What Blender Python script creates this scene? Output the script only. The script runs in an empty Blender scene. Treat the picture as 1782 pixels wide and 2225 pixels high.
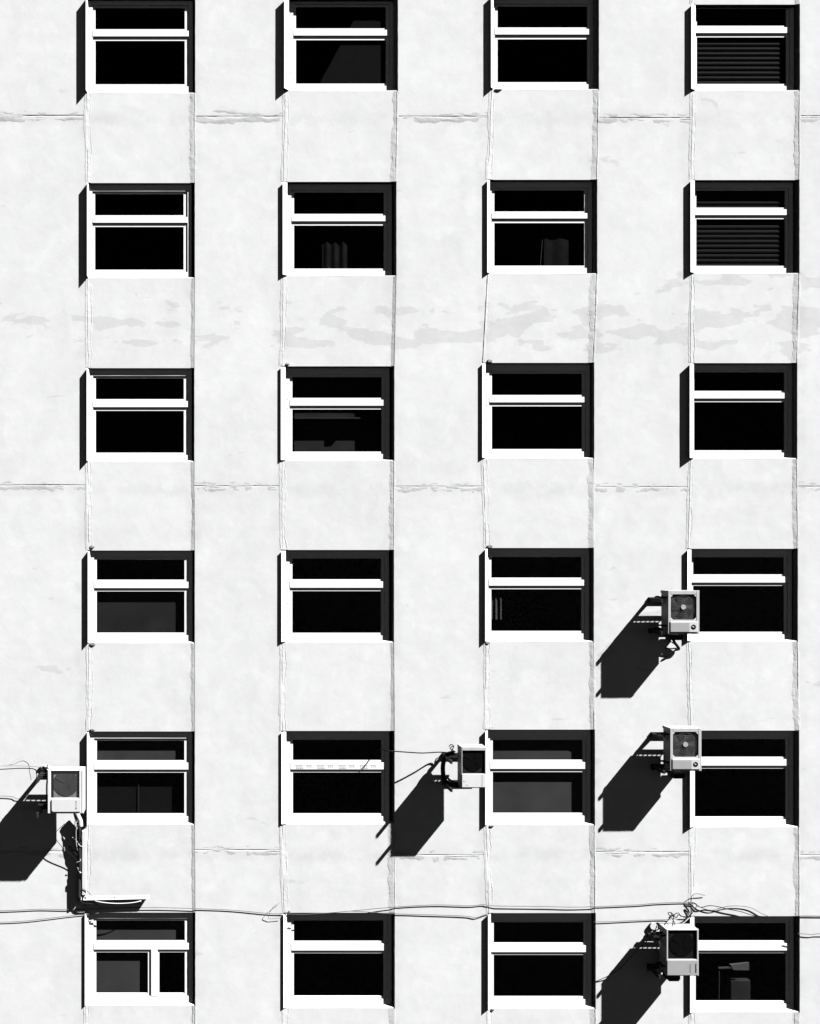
import bpy, math, random
import numpy as np
from mathutils import Vector, noise
random.seed(7)
S = bpy.context.scene
R = math.radians

# ------------------------------------------------------------------ camera, world, sun, exposure
DIST, PX0, PY0, PPM = 18.0, 450.0, 1200.0, 125.0      # camera distance, foot of the view axis, pixels per metre on the wall
CAMZ = 4.0 + (2225 - PY0) / PPM
cam = bpy.data.objects.new('camera', bpy.data.cameras.new('camera'))
S.collection.objects.link(cam)
cam.location = (0, -DIST, CAMZ)
cam.rotation_euler = (R(90), 0, 0)
cam.data.sensor_fit = 'HORIZONTAL'
cam.data.sensor_width = 36.0
cam.data.lens = 36.0 * DIST / (1782 / PPM)
cam.data.shift_x = (891 - PX0) / 1782
cam.data.shift_y = (PY0 - 1112.5) / 1782
cam.data.clip_end = 2000
S.camera = cam

SA, SB = 1.84, 2.264                                   # shadow run per metre of depth: left, down
sdir = Vector((SA, -1.0, SB)).normalized()             # towards the sun
elev = math.asin(sdir.z)
azim = math.atan2(sdir.x, sdir.y)
w = bpy.data.worlds.new('World'); S.world = w; w.use_nodes = True
nt = w.node_tree; nt.nodes.clear()
sky = nt.nodes.new('ShaderNodeTexSky'); sky.sky_type = 'NISHITA'; sky.sun_disc = False
sky.sun_elevation = elev; sky.sun_rotation = azim
sky.altitude = 8000; sky.air_density = 0.3; sky.dust_density = 0.1; sky.ozone_density = 1.0
sep = nt.nodes.new('ShaderNodeSeparateColor')          # black-and-white film behind a red filter
bg = nt.nodes.new('ShaderNodeBackground'); bg.inputs['Strength'].default_value = 0.05
out = nt.nodes.new('ShaderNodeOutputWorld')
nt.links.new(sky.outputs[0], sep.inputs[0]); nt.links.new(sep.outputs[0], bg.inputs['Color'])
nt.links.new(bg.outputs[0], out.inputs['Surface'])
sun = bpy.data.objects.new('sun', bpy.data.lights.new('sun', 'SUN'))
S.collection.objects.link(sun)
sun.location = (30, -30, 60)
sun.data.energy = 5.0; sun.data.angle = R(0.5); sun.data.color = (1, 0.998, 0.995)
sun.rotation_euler = sdir.to_track_quat('Z', 'Y').to_euler()
S.view_settings.view_transform = 'Standard'
S.view_settings.look = 'None'
S.view_settings.use_curve_mapping = False
S.view_settings.gamma = 1.0
S.view_settings.exposure = 1.42
S.render.engine = 'CYCLES'
S.cycles.max_bounces = 6
S.cycles.diffuse_bounces = 0
S.cycles.glossy_bounces = 2
S.cycles.transparent_max_bounces = 8
S.cycles.use_denoising = True

# ------------------------------------------------------------------ helpers
def P(px, py, d=0.0):
    """place seen at photo position px, py that stands d metres proud of the wall face"""
    k = (1 - d / DIST) / PPM
    return Vector(((px - PX0) * k, -d, CAMZ + (PY0 - py) * k))

ORG = {}
def link(o, parent=None, org=(0, 0, 0)):
    S.collection.objects.link(o)
    org = Vector(org)
    if parent is not None:
        o.parent = parent; o.location = org - ORG[parent.name]
    else:
        o.location = org
    ORG[o.name] = org
    return o

def tag(o, label=None, cat=None, group=None, kind=None):
    if label: o['label'] = label
    if cat: o['category'] = cat
    if group: o['group'] = group
    if kind: o['kind'] = kind
    return o

def empty(name, org):
    return link(bpy.data.objects.new(name, None), None, org)

class MB:
    def __init__(s): s.v = []; s.f = []; s.m = []
    def add(s, vs, fs, mi=0):
        n = len(s.v); s.v += [tuple(v) for v in vs]
        s.f += [tuple(i + n for i in f) for f in fs]; s.m += [mi] * len(fs)
        return s
    def box(s, x0, x1, y0, y1, z0, z1, c=0.0, mi=0):
        """box, optionally with chamfered front edges (front = min y)"""
        if x1 < x0: x0, x1 = x1, x0
        if y1 < y0: y0, y1 = y1, y0
        if z1 < z0: z0, z1 = z1, z0
        if c <= 0:
            vs = [(x0, y0, z0), (x1, y0, z0), (x1, y1, z0), (x0, y1, z0), (x0, y0, z1), (x1, y0, z1), (x1, y1, z1), (x0, y1, z1)]
            fs = [(0, 3, 2, 1), (4, 5, 6, 7), (0, 1, 5, 4), (1, 2, 6, 5), (2, 3, 7, 6), (3, 0, 4, 7)]
        else:
            def ring(i, y): return [(x0 + i, y, z0 + i), (x1 - i, y, z0 + i), (x1 - i, y, z1 - i), (x0 + i, y, z1 - i)]
            vs = ring(c, y0) + ring(0, y0 + c) + ring(0, y1)
            fs = [(0, 1, 2, 3)]
            for r in (0, 4):
                for i in range(4):
                    j = (i + 1) % 4
                    fs.append((r + i, r + 4 + i, r + 4 + j, r + j))
            fs.append((11, 10, 9, 8))
        return s.add(vs, fs, mi)
    def prism(s, poly, y0, y1, mi=0):
        """poly = (x, z) outline counter-clockwise seen from the front, between y0 (front) and y1"""
        n = len(poly)
        vs = [(x, y0, z) for x, z in poly] + [(x, y1, z) for x, z in poly]
        fs = [tuple(range(n)), tuple(range(2 * n - 1, n - 1, -1))]
        fs += [(i, i + n, (i + 1) % n + n, (i + 1) % n) for i in range(n)]
        return s.add(vs, fs, mi)
    def tube(s, pts, r, n=6, mi=0, caps=True):
        pts = [Vector(p) for p in pts]; base = len(s.v); prev = None
        for i, p in enumerate(pts):
            t = (pts[min(i + 1, len(pts) - 1)] - pts[max(i - 1, 0)]).normalized()
            if prev is None:
                a = t.cross(Vector((0, 0, 1)));
                if a.length < .1: a = t.cross(Vector((0, 1, 0)))
            else:
                a = prev - t * prev.dot(t)
            a.normalize(); b = t.cross(a); prev = a
            rr = r[i] if isinstance(r, (list, tuple)) else r
            for k in range(n):
                q = 2 * math.pi * k / n
                s.v.append(tuple(p + a * math.cos(q) * rr + b * math.sin(q) * rr))
        for i in range(len(pts) - 1):
            for k in range(n):
                a0 = base + i * n + k; a1 = base + i * n + (k + 1) % n
                s.f.append((a0, a1, a1 + n, a0 + n)); s.m.append(mi)
        if caps:
            s.f.append(tuple(base + k for k in range(n - 1, -1, -1))); s.m.append(mi)
            e = base + (len(pts) - 1) * n
            s.f.append(tuple(e + k for k in range(n))); s.m.append(mi)
        return s
    def disc(s, c, r, y0, y1, n=28, mi=0):
        return s.prism([(c[0] + r * math.cos(2 * math.pi * k / n), c[1] + r * math.sin(2 * math.pi * k / n)) for k in range(n)], y0, y1, mi)
    def build(s, name, mats, parent=None, org=None, smooth=False):
        if org is None:
            a = np.array(s.v); org = Vector(((a[:, 0].min() + a[:, 0].max()) / 2, (a[:, 1].max()), a[:, 2].min()))
        org = Vector(org)
        me = bpy.data.meshes.new(name)
        me.from_pydata([tuple(Vector(v) - org) for v in s.v], [], s.f)
        if not isinstance(mats, (list, tuple)): mats = [mats]
        for m in mats: me.materials.append(m)
        if len(mats) > 1: me.polygons.foreach_set('material_index', s.m)
        if smooth: me.polygons.foreach_set('use_smooth', [True] * len(me.polygons))
        me.update()
        return link(bpy.data.objects.new(name, me), parent, org)

def smoothpath(pts, k=6):
    """Catmull-Rom through the points"""
    pts = [Vector(p) for p in pts]
    if len(pts) < 3: return pts
    q = [2 * pts[0] - pts[1]] + pts + [2 * pts[-1] - pts[-2]]
    res = []
    for i in range(1, len(q) - 2):
        a, b, c, d = q[i - 1], q[i], q[i + 1], q[i + 2]
        for j in range(k):
            t = j / k
            res.append(.5 * ((2 * b) + (c - a) * t + (2 * a - 5 * b + 4 * c - d) * t * t + (3 * b - a - 3 * c + d) * t ** 3))
    res.append(pts[-1])
    return res

# ------------------------------------------------------------------ materials
def mat(name, base, rough=0.7, var=0.0, scale=6.0, bump=0.0, bscale=40.0, spec=0.3, metal=0.0, dirt=0.0, dscale=3.0):
    m = bpy.data.materials.new(name); m.use_nodes = True
    t = m.node_tree; b = t.nodes['Principled BSDF']
    g = (base, base, base * 1.003, 1)
    b.inputs['Base Color'].default_value = g
    b.inputs['Roughness'].default_value = rough
    b.inputs['Metallic'].default_value = metal
    b.inputs['Specular IOR Level'].default_value = spec
    pos = t.nodes.new('ShaderNodeNewGeometry')
    if var > 0 or dirt > 0:
        n = t.nodes.new('ShaderNodeTexNoise'); n.inputs['Scale'].default_value = scale; n.inputs['Detail'].default_value = 5
        t.links.new(pos.outputs['Position'], n.inputs['Vector'])
        mr = t.nodes.new('ShaderNodeMapRange')
        mr.inputs['From Min'].default_value = .3; mr.inputs['From Max'].default_value = .7
        mr.inputs['To Min'].default_value = base * (1 - var); mr.inputs['To Max'].default_value = base * (1 + var)
        t.links.new(n.outputs['Fac'], mr.inputs['Value'])
        last = mr.outputs[0]
        if dirt > 0:
            mp = t.nodes.new('ShaderNodeMapping'); mp.inputs['Scale'].default_value = (3, 3, .5)
            n2 = t.nodes.new('ShaderNodeTexNoise'); n2.inputs['Scale'].default_value = dscale; n2.inputs['Detail'].default_value = 6
            t.links.new(pos.outputs['Position'], mp.inputs[0]); t.links.new(mp.outputs[0], n2.inputs['Vector'])
            m2 = t.nodes.new('ShaderNodeMapRange'); m2.inputs['From Min'].default_value = .5; m2.inputs['From Max'].default_value = .75
            m2.inputs['To Min'].default_value = 1; m2.inputs['To Max'].default_value = 1 - dirt
            t.links.new(n2.outputs['Fac'], m2.inputs['Value'])
            mu = t.nodes.new('ShaderNodeMath'); mu.operation = 'MULTIPLY'
            t.links.new(last, mu.inputs[0]); t.links.new(m2.outputs[0], mu.inputs[1]); last = mu.outputs[0]
        t.links.new(last, b.inputs['Base Color'])
    if bump > 0:
        n = t.nodes.new('ShaderNodeTexNoise'); n.inputs['Scale'].default_value = bscale; n.inputs['Detail'].default_value = 4
        t.links.new(pos.outputs['Position'], n.inputs['Vector'])
        bp = t.nodes.new('ShaderNodeBump'); bp.inputs['Strength'].default_value = 1; bp.inputs['Distance'].default_value = bump
        t.links.new(n.outputs['Fac'], bp.inputs['Height']); t.links.new(bp.outputs[0], b.inputs['Normal'])
    return m

WALL_A = 0.638
def wall_material(name, base, patch=1.0):
    m = bpy.data.materials.new(name); m.use_nodes = True
    t = m.node_tree; L = t.links.new; b = t.nodes['Principled BSDF']
    b.inputs['Roughness'].default_value = .95; b.inputs['Specular IOR Level'].default_value = .05
    g = t.nodes.new('ShaderNodeNewGeometry')
    def N(scale, detail, mscale=(1, 1, 1), rough=.5, off=(0, 0, 0), dist=0.0):
        mp = t.nodes.new('ShaderNodeMapping'); mp.inputs['Scale'].default_value = mscale; mp.inputs['Location'].default_value = off
        L(g.outputs['Position'], mp.inputs[0])
        n = t.nodes.new('ShaderNodeTexNoise'); n.inputs['Scale'].default_value = scale; n.inputs['Detail'].default_value = detail
        n.inputs['Roughness'].default_value = rough; n.inputs['Distortion'].default_value = dist
        L(mp.outputs[0], n.inputs['Vector']); return n.outputs['Fac']
    def MR(v, a, b_, c, d, smooth=False):
        r = t.nodes.new('ShaderNodeMapRange')
        if smooth: r.interpolation_type = 'SMOOTHSTEP'
        for k, x in zip(('From Min', 'From Max', 'To Min', 'To Max'), (a, b_, c, d)): r.inputs[k].default_value = x
        L(v, r.inputs['Value']); return r.outputs[0]
    def M(op, a, b_):
        r = t.nodes.new('ShaderNodeMath'); r.operation = op
        for i, x in enumerate((a, b_)):
            if isinstance(x, (int, float)): r.inputs[i].default_value = x
            else: L(x, r.inputs[i])
        return r.outputs[0]
    v = MR(N(.55, 3), .3, .7, .965, 1.025)
    v = M('MULTIPLY', v, MR(N(2.6, 8, rough=.68, dist=.4), .34, .66, .955, 1.03))
    v = M('MULTIPLY', v, MR(N(1.6, 6, (1, 1, .45), .65, (11, 0, 2)), .52, .72, 1.0, .955, True))
    # grime gathered along the panel joints
    sx0 = t.nodes.new('ShaderNodeSeparateXYZ'); L(g.outputs['Position'], sx0.inputs[0])
    gx = M('ADD', sx0.outputs['X'], M('MULTIPLY', M('SUBTRACT', N(1.5, 3), .5), .25))
    near = None
    for px in (183, 418, 610, 857, 1049, 1293, 1493, 1735):
        r_ = MR(M('ABSOLUTE', M('SUBTRACT', gx, (px - PX0) / PPM), 0), .02, .20, 1, 0, True)
        near = r_ if near is None else M('MAXIMUM', near, r_)
    for py in (256, 1062, 1858):
        r_ = MR(M('ABSOLUTE', M('SUBTRACT', sx0.outputs['Z'], CAMZ + (PY0 - py) / PPM), 0), .02, .19, .9, 0, True)
        near = M('MAXIMUM', near, r_)
    grime = M('MULTIPLY', near, MR(N(2.2, 6, rough=.65, off=(1, 0, 6)), .36, .62, 0, 1, True))
    v = M('MULTIPLY', v, MR(grime, 0, 1, 1.0, .92))
    v = M('MULTIPLY', v, MR(N(28, 3), .3, .7, .985, 1.012))
    # patches of paler limewash
    v = M('MULTIPLY', v, MR(N(2.6, 2, off=(4, 0, 9)), .56, .63, 1.0, 1.03, True))
    # grey smears lying across the storeys
    sx = t.nodes.new('ShaderNodeSeparateXYZ'); L(g.outputs['Position'], sx.inputs[0])
    z, x = sx.outputs['Z'], sx.outputs['X']
    band = M('MULTIPLY', MR(z, 15.45, 15.9, 0, 1, True), MR(z, 16.35, 16.75, 1, 0, True))
    band2 = M('MULTIPLY', M('MULTIPLY', MR(z, 16.6, 16.8, 0, .9, True), MR(z, 17.1, 17.3, 1, 0, True)), MR(x, 7.6, 8.2, 0, 1))
    band3 = M('MULTIPLY', M('MULTIPLY', MR(z, 7.5, 8.3, 0, .35, True), MR(z, 11.0, 12.2, 1, 0, True)), MR(x, 3.2, 4.5, 0, 1))
    band4 = M('MULTIPLY', M('MULTIPLY', MR(z, 18.9, 19.2, 0, .25, True), MR(z, 19.6, 19.9, 1, 0, True)), MR(x, 5.5, 6.5, 0, 1))
    amount = M('MAXIMUM', M('MULTIPLY', band, MR(x, -3, 5, .72, 1.0)), M('MAXIMUM', band2, M('MAXIMUM', band3, band4)))
    th = M('ADD', N(1.15, 7, (1, 1, 2.6), .52, (2.3, 0, 5.1), .3), M('MULTIPLY', amount, .215))
    smear = MR(th, .700, .728, 0, 1, True)
    v = M('MULTIPLY', v, MR(smear, 0, 1, 1, 1 - .125 * patch))
    # small scuffs
    sc = MR(N(4.2, 4, (1, 1, 6), .6, (7, 0, 1), .5), .71, .77, 0, 1, True)
    v = M('MULTIPLY', v, MR(sc, 0, 1, 1, .90))
    sp = MR(N(17, 2, (1, 1, 1.6), .5, (3, 0, 3)), .785, .80, 0, 1, True)
    v = M('MULTIPLY', v, MR(sp, 0, 1, 1, .72))
    v = M('MULTIPLY', v, base)
    cc = t.nodes.new('ShaderNodeCombineColor'); L(v, cc.inputs[0]); L(M('MULTIPLY', v, 1.004), cc.inputs[1]); L(M('MULTIPLY', v, 1.016), cc.inputs[2])
    L(cc.outputs[0], b.inputs['Base Color'])
    h = M('ADD', M('MULTIPLY', N(4, 2), 1.0), M('MULTIPLY', N(60, 3), .05))
    bp = t.nodes.new('ShaderNodeBump'); bp.inputs['Strength'].default_value = .4; bp.inputs['Distance'].default_value = .006
    L(h, bp.inputs['Height']); L(bp.outputs[0], b.inputs['Normal'])
    return m

M_WALL = wall_material('limewashed_concrete', WALL_A)
M_SPAN = wall_material('limewashed_spandrel', WALL_A * .995)
M_MORT = wall_material('mortar', WALL_A * .945, .5)
M_MORTL = wall_material('mortar_left', WALL_A * .89, .5)  # darker mortar tone for the left-hand joints
M_MORTH = wall_material('mortar_level', WALL_A * .77, .5)
M_FRAME = mat('white_window_frame', .86, .4, .01, 5, spec=.4)
M_SILL = mat('white_sill', .84, .6, .02, 4, bump=.0006)
M_FLASH = mat('white_flashing', .85, .5, .02, 4)
M_SCREW = mat('screw_grey', .45, .5, .03)
M_CHIP = mat('grey_mortar_lump', .25, .95, .25, 20, bump=.01, bscale=60)
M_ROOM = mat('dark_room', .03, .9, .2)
M_CASE = mat('casing_grey', .45, .55, .03, 8, dirt=.12)
M_CASEW = mat('casing_white', .70, .5, .02, 8, dirt=.08)
M_PANEL = mat('panel_grey', .33, .55, .03, 8)
M_PANELW = mat('panel_white', .62, .5, .03, 8)
M_BEZEL = mat('bezel_light', .55, .5, .03)
M_GRILLE = mat('grille_dark', .024, .55, .1, spec=.04)
M_GRILLEM = mat('grille_mid', .06, .6, .1, spec=.04)
M_GRILLEL = mat('grille_plate', .34, .6, .1, spec=.04)
M_GUARD = mat('guard_wire', .11, .6, .1)
M_PLATED = mat('grille_dull', .014, .6, .1, spec=.04)
M_BLACK = mat('black_plastic', .004, .6, .1, spec=.04)
M_HUB = mat('hub_light', .36, .5, .03)
M_STEEL = mat('bracket_steel', .025, .6, .2, 12, spec=.04)
M_RUBBER = mat('black_cable', .015, .6, .1, spec=.04)
M_GCABLE = mat('grey_cable', .10, .6, .1)
M_PIPE = mat('pipe_lagging', .45, .8, .12, 20, bump=.004)
M_DUCT = mat('duct_white', .64, .6, .04)
M_CLOTH = mat('blind_cloth', .55, .9, .14, 2.2, bump=.0015, bscale=25)
M_CLOTHD = mat('blind_cloth_dull', .25, .9, .16, 2.5)
M_SLAT = mat('slat_paint', .075, .5, .03)
M_CURT = mat('curtain_cloth', .36, .95, .08, 8)
M_CURTB = mat('grey_cloth', .10, .95, .3, 5)
M_CURTD = mat('dark_cloth', .09, .95, .08, 8)
M_PAPER = mat('paper_white', .8, .9, .02)
M_ASPH = mat('asphalt', .05, .9, .2, 2, bump=.004)

def glass_material():
    m = bpy.data.materials.new('tinted_glass'); m.use_nodes = True
    t = m.node_tree; t.nodes.clear(); L = t.links.new
    o = t.nodes.new('ShaderNodeOutputMaterial')
    tr = t.nodes.new('ShaderNodeBsdfTransparent'); tr.inputs[0].default_value = (.5, .5, .501, 1)
    gl = t.nodes.new('ShaderNodeBsdfGlossy'); gl.inputs['Roughness'].default_value = .04
    gl.inputs['Color'].default_value = (1, 1, 1, 1)
    mx = t.nodes.new('ShaderNodeMixShader'); mx.inputs[0].default_value = .004
    L(tr.outputs[0], mx.inputs[1]); L(gl.outputs[0], mx.inputs[2]); L(mx.outputs[0], o.inputs[0])
    return m
M_GLASS = glass_material()

# ------------------------------------------------------------------ measured windows (photo pixels)
# stripX, flashing outer, frame line, glass L, glass R, open R, lintel, g0t, g0b, transom bottom, g1t, g1b, sill bottom
T = {
 (0,0): (165.5,186.3,190.5,207.2,401.3,422.6,-3,16.3,62.2,79.3,87.7,182,201.4),
 (0,1): (598,617.6,627.6,643,838.4,863.2,-4,14,60.3,77.6,86.2,180.5,196.5),
 (0,2): (1050,1067,1070.5,1081.2,1276.2,1300,-9,13,58.4,75.3,84.3,177.4,193.8),
 (0,3): (1487,1502.3,1506.5,1514.2,1708.3,1736.7,9.4,17.7,54.7,72,80,181.2,196.2),
 (1,0): (170.5,189,192.5,206.3,398.8,421.7,397.5,420.7,467,484.2,492.5,585.4,603.3),
 (1,1): (603.5,614.4,624.2,638.9,834,859.8,395,417.5,464,480.9,489.4,582.9,599),
 (1,2): (1047,1058.8,1062.5,1074.2,1269.5,1296.3,390.5,412.8,458.7,475,484,576.6,594.3),
 (1,3): (1484.5,1500.7,1504.8,1513,1706,1735.8,391,413.4,450.3,467.5,475.4,577,593.7),
 (2,0): (172.5,188.3,193.5,207.9,399.3,420.7,800,821.8,867,884.8,892.5,983.3,1002.7),
 (2,1): (602.5,610.3,620.3,635.3,829.2,855.5,796,819,864.3,881.7,889.4,981.1,1000.6),
 (2,2): (1038,1048,1053.3,1068.8,1264.5,1289.8,788.5,811.5,858,874.5,882.7,975.6,995.8),
 (2,3): (1476.5,1499,1503,1508.3,1704.5,1731,789,808.6,849,866,873.5,978.3,996.4),
 (3,0): (177,190.7,195.3,210,400.7,421.7,1196.5,1216,1259.8,1278,1285.3,1375,1397),
 (3,1): (602,611.3,620.9,635.3,828,854.6,1195.3,1213.3,1259,1277.3,1284.6,1375.4,1395.4),
 (3,2): (1040.5,1054.4,1057.5,1067.6,1263.2,1288.9,1191,1210.2,1255.4,1272.8,1280.4,1371.3,1394.2),
 (3,3): (1480.7,1493.9,1497.5,1506.2,1703.5,1732.3,1192.7,1210.7,1248.3,1266,1273,1373.3,1393.3),
 (4,0): (172.5,189,194,210.2,400.4,421.7,1590,1609.7,1652.9,1672.3,1679.4,1768.4,1792.2),
 (4,1): (606,611.5,621.9,636.4,828.6,856,1588.8,1608,1652.4,1672,1679,1768.4,1791.3),
 (4,2): (1041,1054.6,1058,1070.7,1266,1291.3,1586,1608.2,1651.8,1670.8,1678.2,1767.3,1792.6),
 (4,3): (1482.7,1499.8,1503.6,1510,1706.8,1735.2,1588,1606.3,1645.4,1663.8,1670.6,1775.3,1797.3),
 (5,0): (176.5,184.3,192.6,208.9,401.5,422.8,1983.8,2001.2,2044.8,2063.4,2070.3,2159,2184.8),
 (5,1): (609.5,615.8,623,638.5,833.4,856.4,1984.2,2001,2046,2065.6,2072.3,2165.3,2190.6),
 (5,2): (1045.5,1060.7,1064.5,1072.8,1268,1293,1984.8,2004.8,2049.6,2069,2075.8,2166.3,2191.8),
 (5,3): (1484.7,1499.8,1503.8,1511.8,1707.6,1736.4,1991.5,2006.5,2045.2,2065.5,2072,2176,2199.6),
}
REC = [.063, .100, .083, .098]
NAMES = 'strip fo ln gl gr op li t0 b0 tb t1 b1 sb'.split()
W = {k: dict(zip(NAMES, v)) for k, v in T.items()}

# ------------------------------------------------------------------ ground
gb = MB(); gb.add([(-600, -600, 0), (600, -600, 0), (600, 600, 0), (-600, 600, 0)], [(0, 1, 2, 3)])
tag(gb.build('ground', M_ASPH, None, (0, 0, 0)), kind='structure')

# ------------------------------------------------------------------ building
B = empty('apartment_building', (0, 0, 0))
tag(B, 'whitewashed concrete panel building with a grid of recessed windows', 'building')

def zt(py): return CAMZ + (PY0 - py) / PPM
def xt(px): return (px - PX0) / PPM
ZTOP, ZBOT = zt(-620), 0.0
def nz(x, z, s, seed=0.0): return noise.noise(Vector((x * s, z * s, seed)))

# pier edges as functions of height
def edge(col, side):
    pts = []
    for r in range(6):
        q = W[(r, col)]
        x = (q['fo'] + .5) if side == 'L' else q['op']
        pts += [(q['li'], x), (q['sb'], x)]
    joint = {('L', 0): 188, ('L', 1): 614, ('L', 2): 1054, ('L', 3): 1497}
    py = np.array([p[0] for p in pts]); xx = np.array([p[1] for p in pts])
    return lambda v: float(np.interp(v, py, xx))
EL = [edge(c, 'L') for c in range(4)]
ER = [edge(c, 'R') for c in range(4)]
JOINTS = [-545, 250, 1057, 1853, 2660]
JX = {250: [251, 253, 253, 256, 252], 1057: [1054, 1056, 1057, 1058, 1057], 1853: [1850, 1847, 1858, 1851, 1858]}

def grid_panel(name, xl, xr, y0, y1, depth, m, seed, gap=.006, ch=.008, nx=9, step=.05, back=.30, jit=.003):
    """concrete slab between photo heights y0 < y1, left and right edges given as functions of the photo height"""
    za, zb = zt(y1) + gap, zt(y0) - gap
    nzr = max(3, int((zb - za) / step))
    rows = []
    us = [i / nx for i in range(nx + 1)]
    for j in range(nzr + 1):
        z = za + (zb - za) * j / nzr
        py = PY0 - (z - CAMZ) * PPM
        a = xt(xl(py)) + gap + jit * nz(seed, z, 9, 1); b_ = xt(xr(py)) - gap + jit * nz(seed + 5, z, 9, 2)
        row = [(a, -depth + ch * 1.1, z), (a + ch, -depth, z)]
        for u in us[1:-1]:
            x = a + (b_ - a) * u
            row.append((x, -depth - .0016 * nz(x, z, 1.3, seed) - .0006 * nz(x, z, 6, seed), z))
        row += [(b_ - ch, -depth, z), (b_, -depth + ch * 1.1, z)]
        rows.append(row)
    # chamfer top and bottom rows
    lo = [(x, y + ch, z) for x, y, z in rows[0]]; hi = [(x, y + ch, z) for x, y, z in rows[-1]]
    rows[0] = [(x, y, z + ch) for x, y, z in rows[0]]; rows[-1] = [(x, y, z - ch) for x, y, z in rows[-1]]
    rows = [lo] + rows + [hi]
    n = len(rows[0]); k = len(rows)
    vs = [v for r in rows for v in r]
    fs = [(j * n + i, j * n + i + 1, (j + 1) * n + i + 1, (j + 1) * n + i) for j in range(k - 1) for i in range(n - 1)]
    mb = MB(); mb.add(vs, fs)
    # sides back into the wall
    rim = [j * n for j in range(k)] + [(k - 1) * n + i for i in range(1, n)] + [j * n + n - 1 for j in range(k - 2, -1, -1)] + [i for i in range(n - 2, 0, -1)]
    base = len(mb.v)
    for i in rim: x, y, z = mb.v[i]; mb.v.append((x, -depth + back, z))
    m_ = len(rim)
    for i in range(m_):
        mb.f.append((rim[i], rim[(i + 1) % m_], base + (i + 1) % m_, base + i)); mb.m.append(0)
    o = mb.build(name, m, B)
    sm = [(0 < f[0] // n < k - 2) and (0 < f[0] % n < n - 2) for f in fs] + [False] * m_
    o.data.polygons.foreach_set('use_smooth', sm)
    o.data.set_sharp_from_angle(angle=R(8))
    return o

# five columns of tall pier panels, two storeys each
lefts = [lambda v: -560.0] + ER
rights = EL + [lambda v: 2300.0]
for c in range(5):
    for k in range(len(JOINTS) - 1):
        y0, y1 = JOINTS[k], JOINTS[k + 1]
        y0 = JX[y0][c] if y0 in JX else y0; y1 = JX[y1][c] if y1 in JX else y1
        y1 = min(y1, 2225 + 4 * PPM - 2)
        grid_panel('pier_panel', lefts[c], rights[c], y0, y1, 0.0, M_WALL, c * 7.3 + k * 1.7, nx=10)
# square spandrel panels between the windows, a little behind the piers
SPD = -.010
for c in range(4):
    for r in range(-1, 6):
        y0 = W[(r, c)]['sb'] if r >= 0 else -230
        y1 = W[(r + 1, c)]['li'] if r < 5 else 2225 + 3.2 * PPM
        xa = (lambda f: (lambda v: f(v) + 1.5))(EL[c]); xb = (lambda f: (lambda v: f(v) - 1.5))(ER[c])
        o = grid_panel('spandrel_panel', xa, xb, y0 - .4, y1 + .6, SPD, M_SPAN, 50 + c * 3.1 + r * 2.3, gap=.002, ch=.006, nx=9, back=.25)

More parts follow.
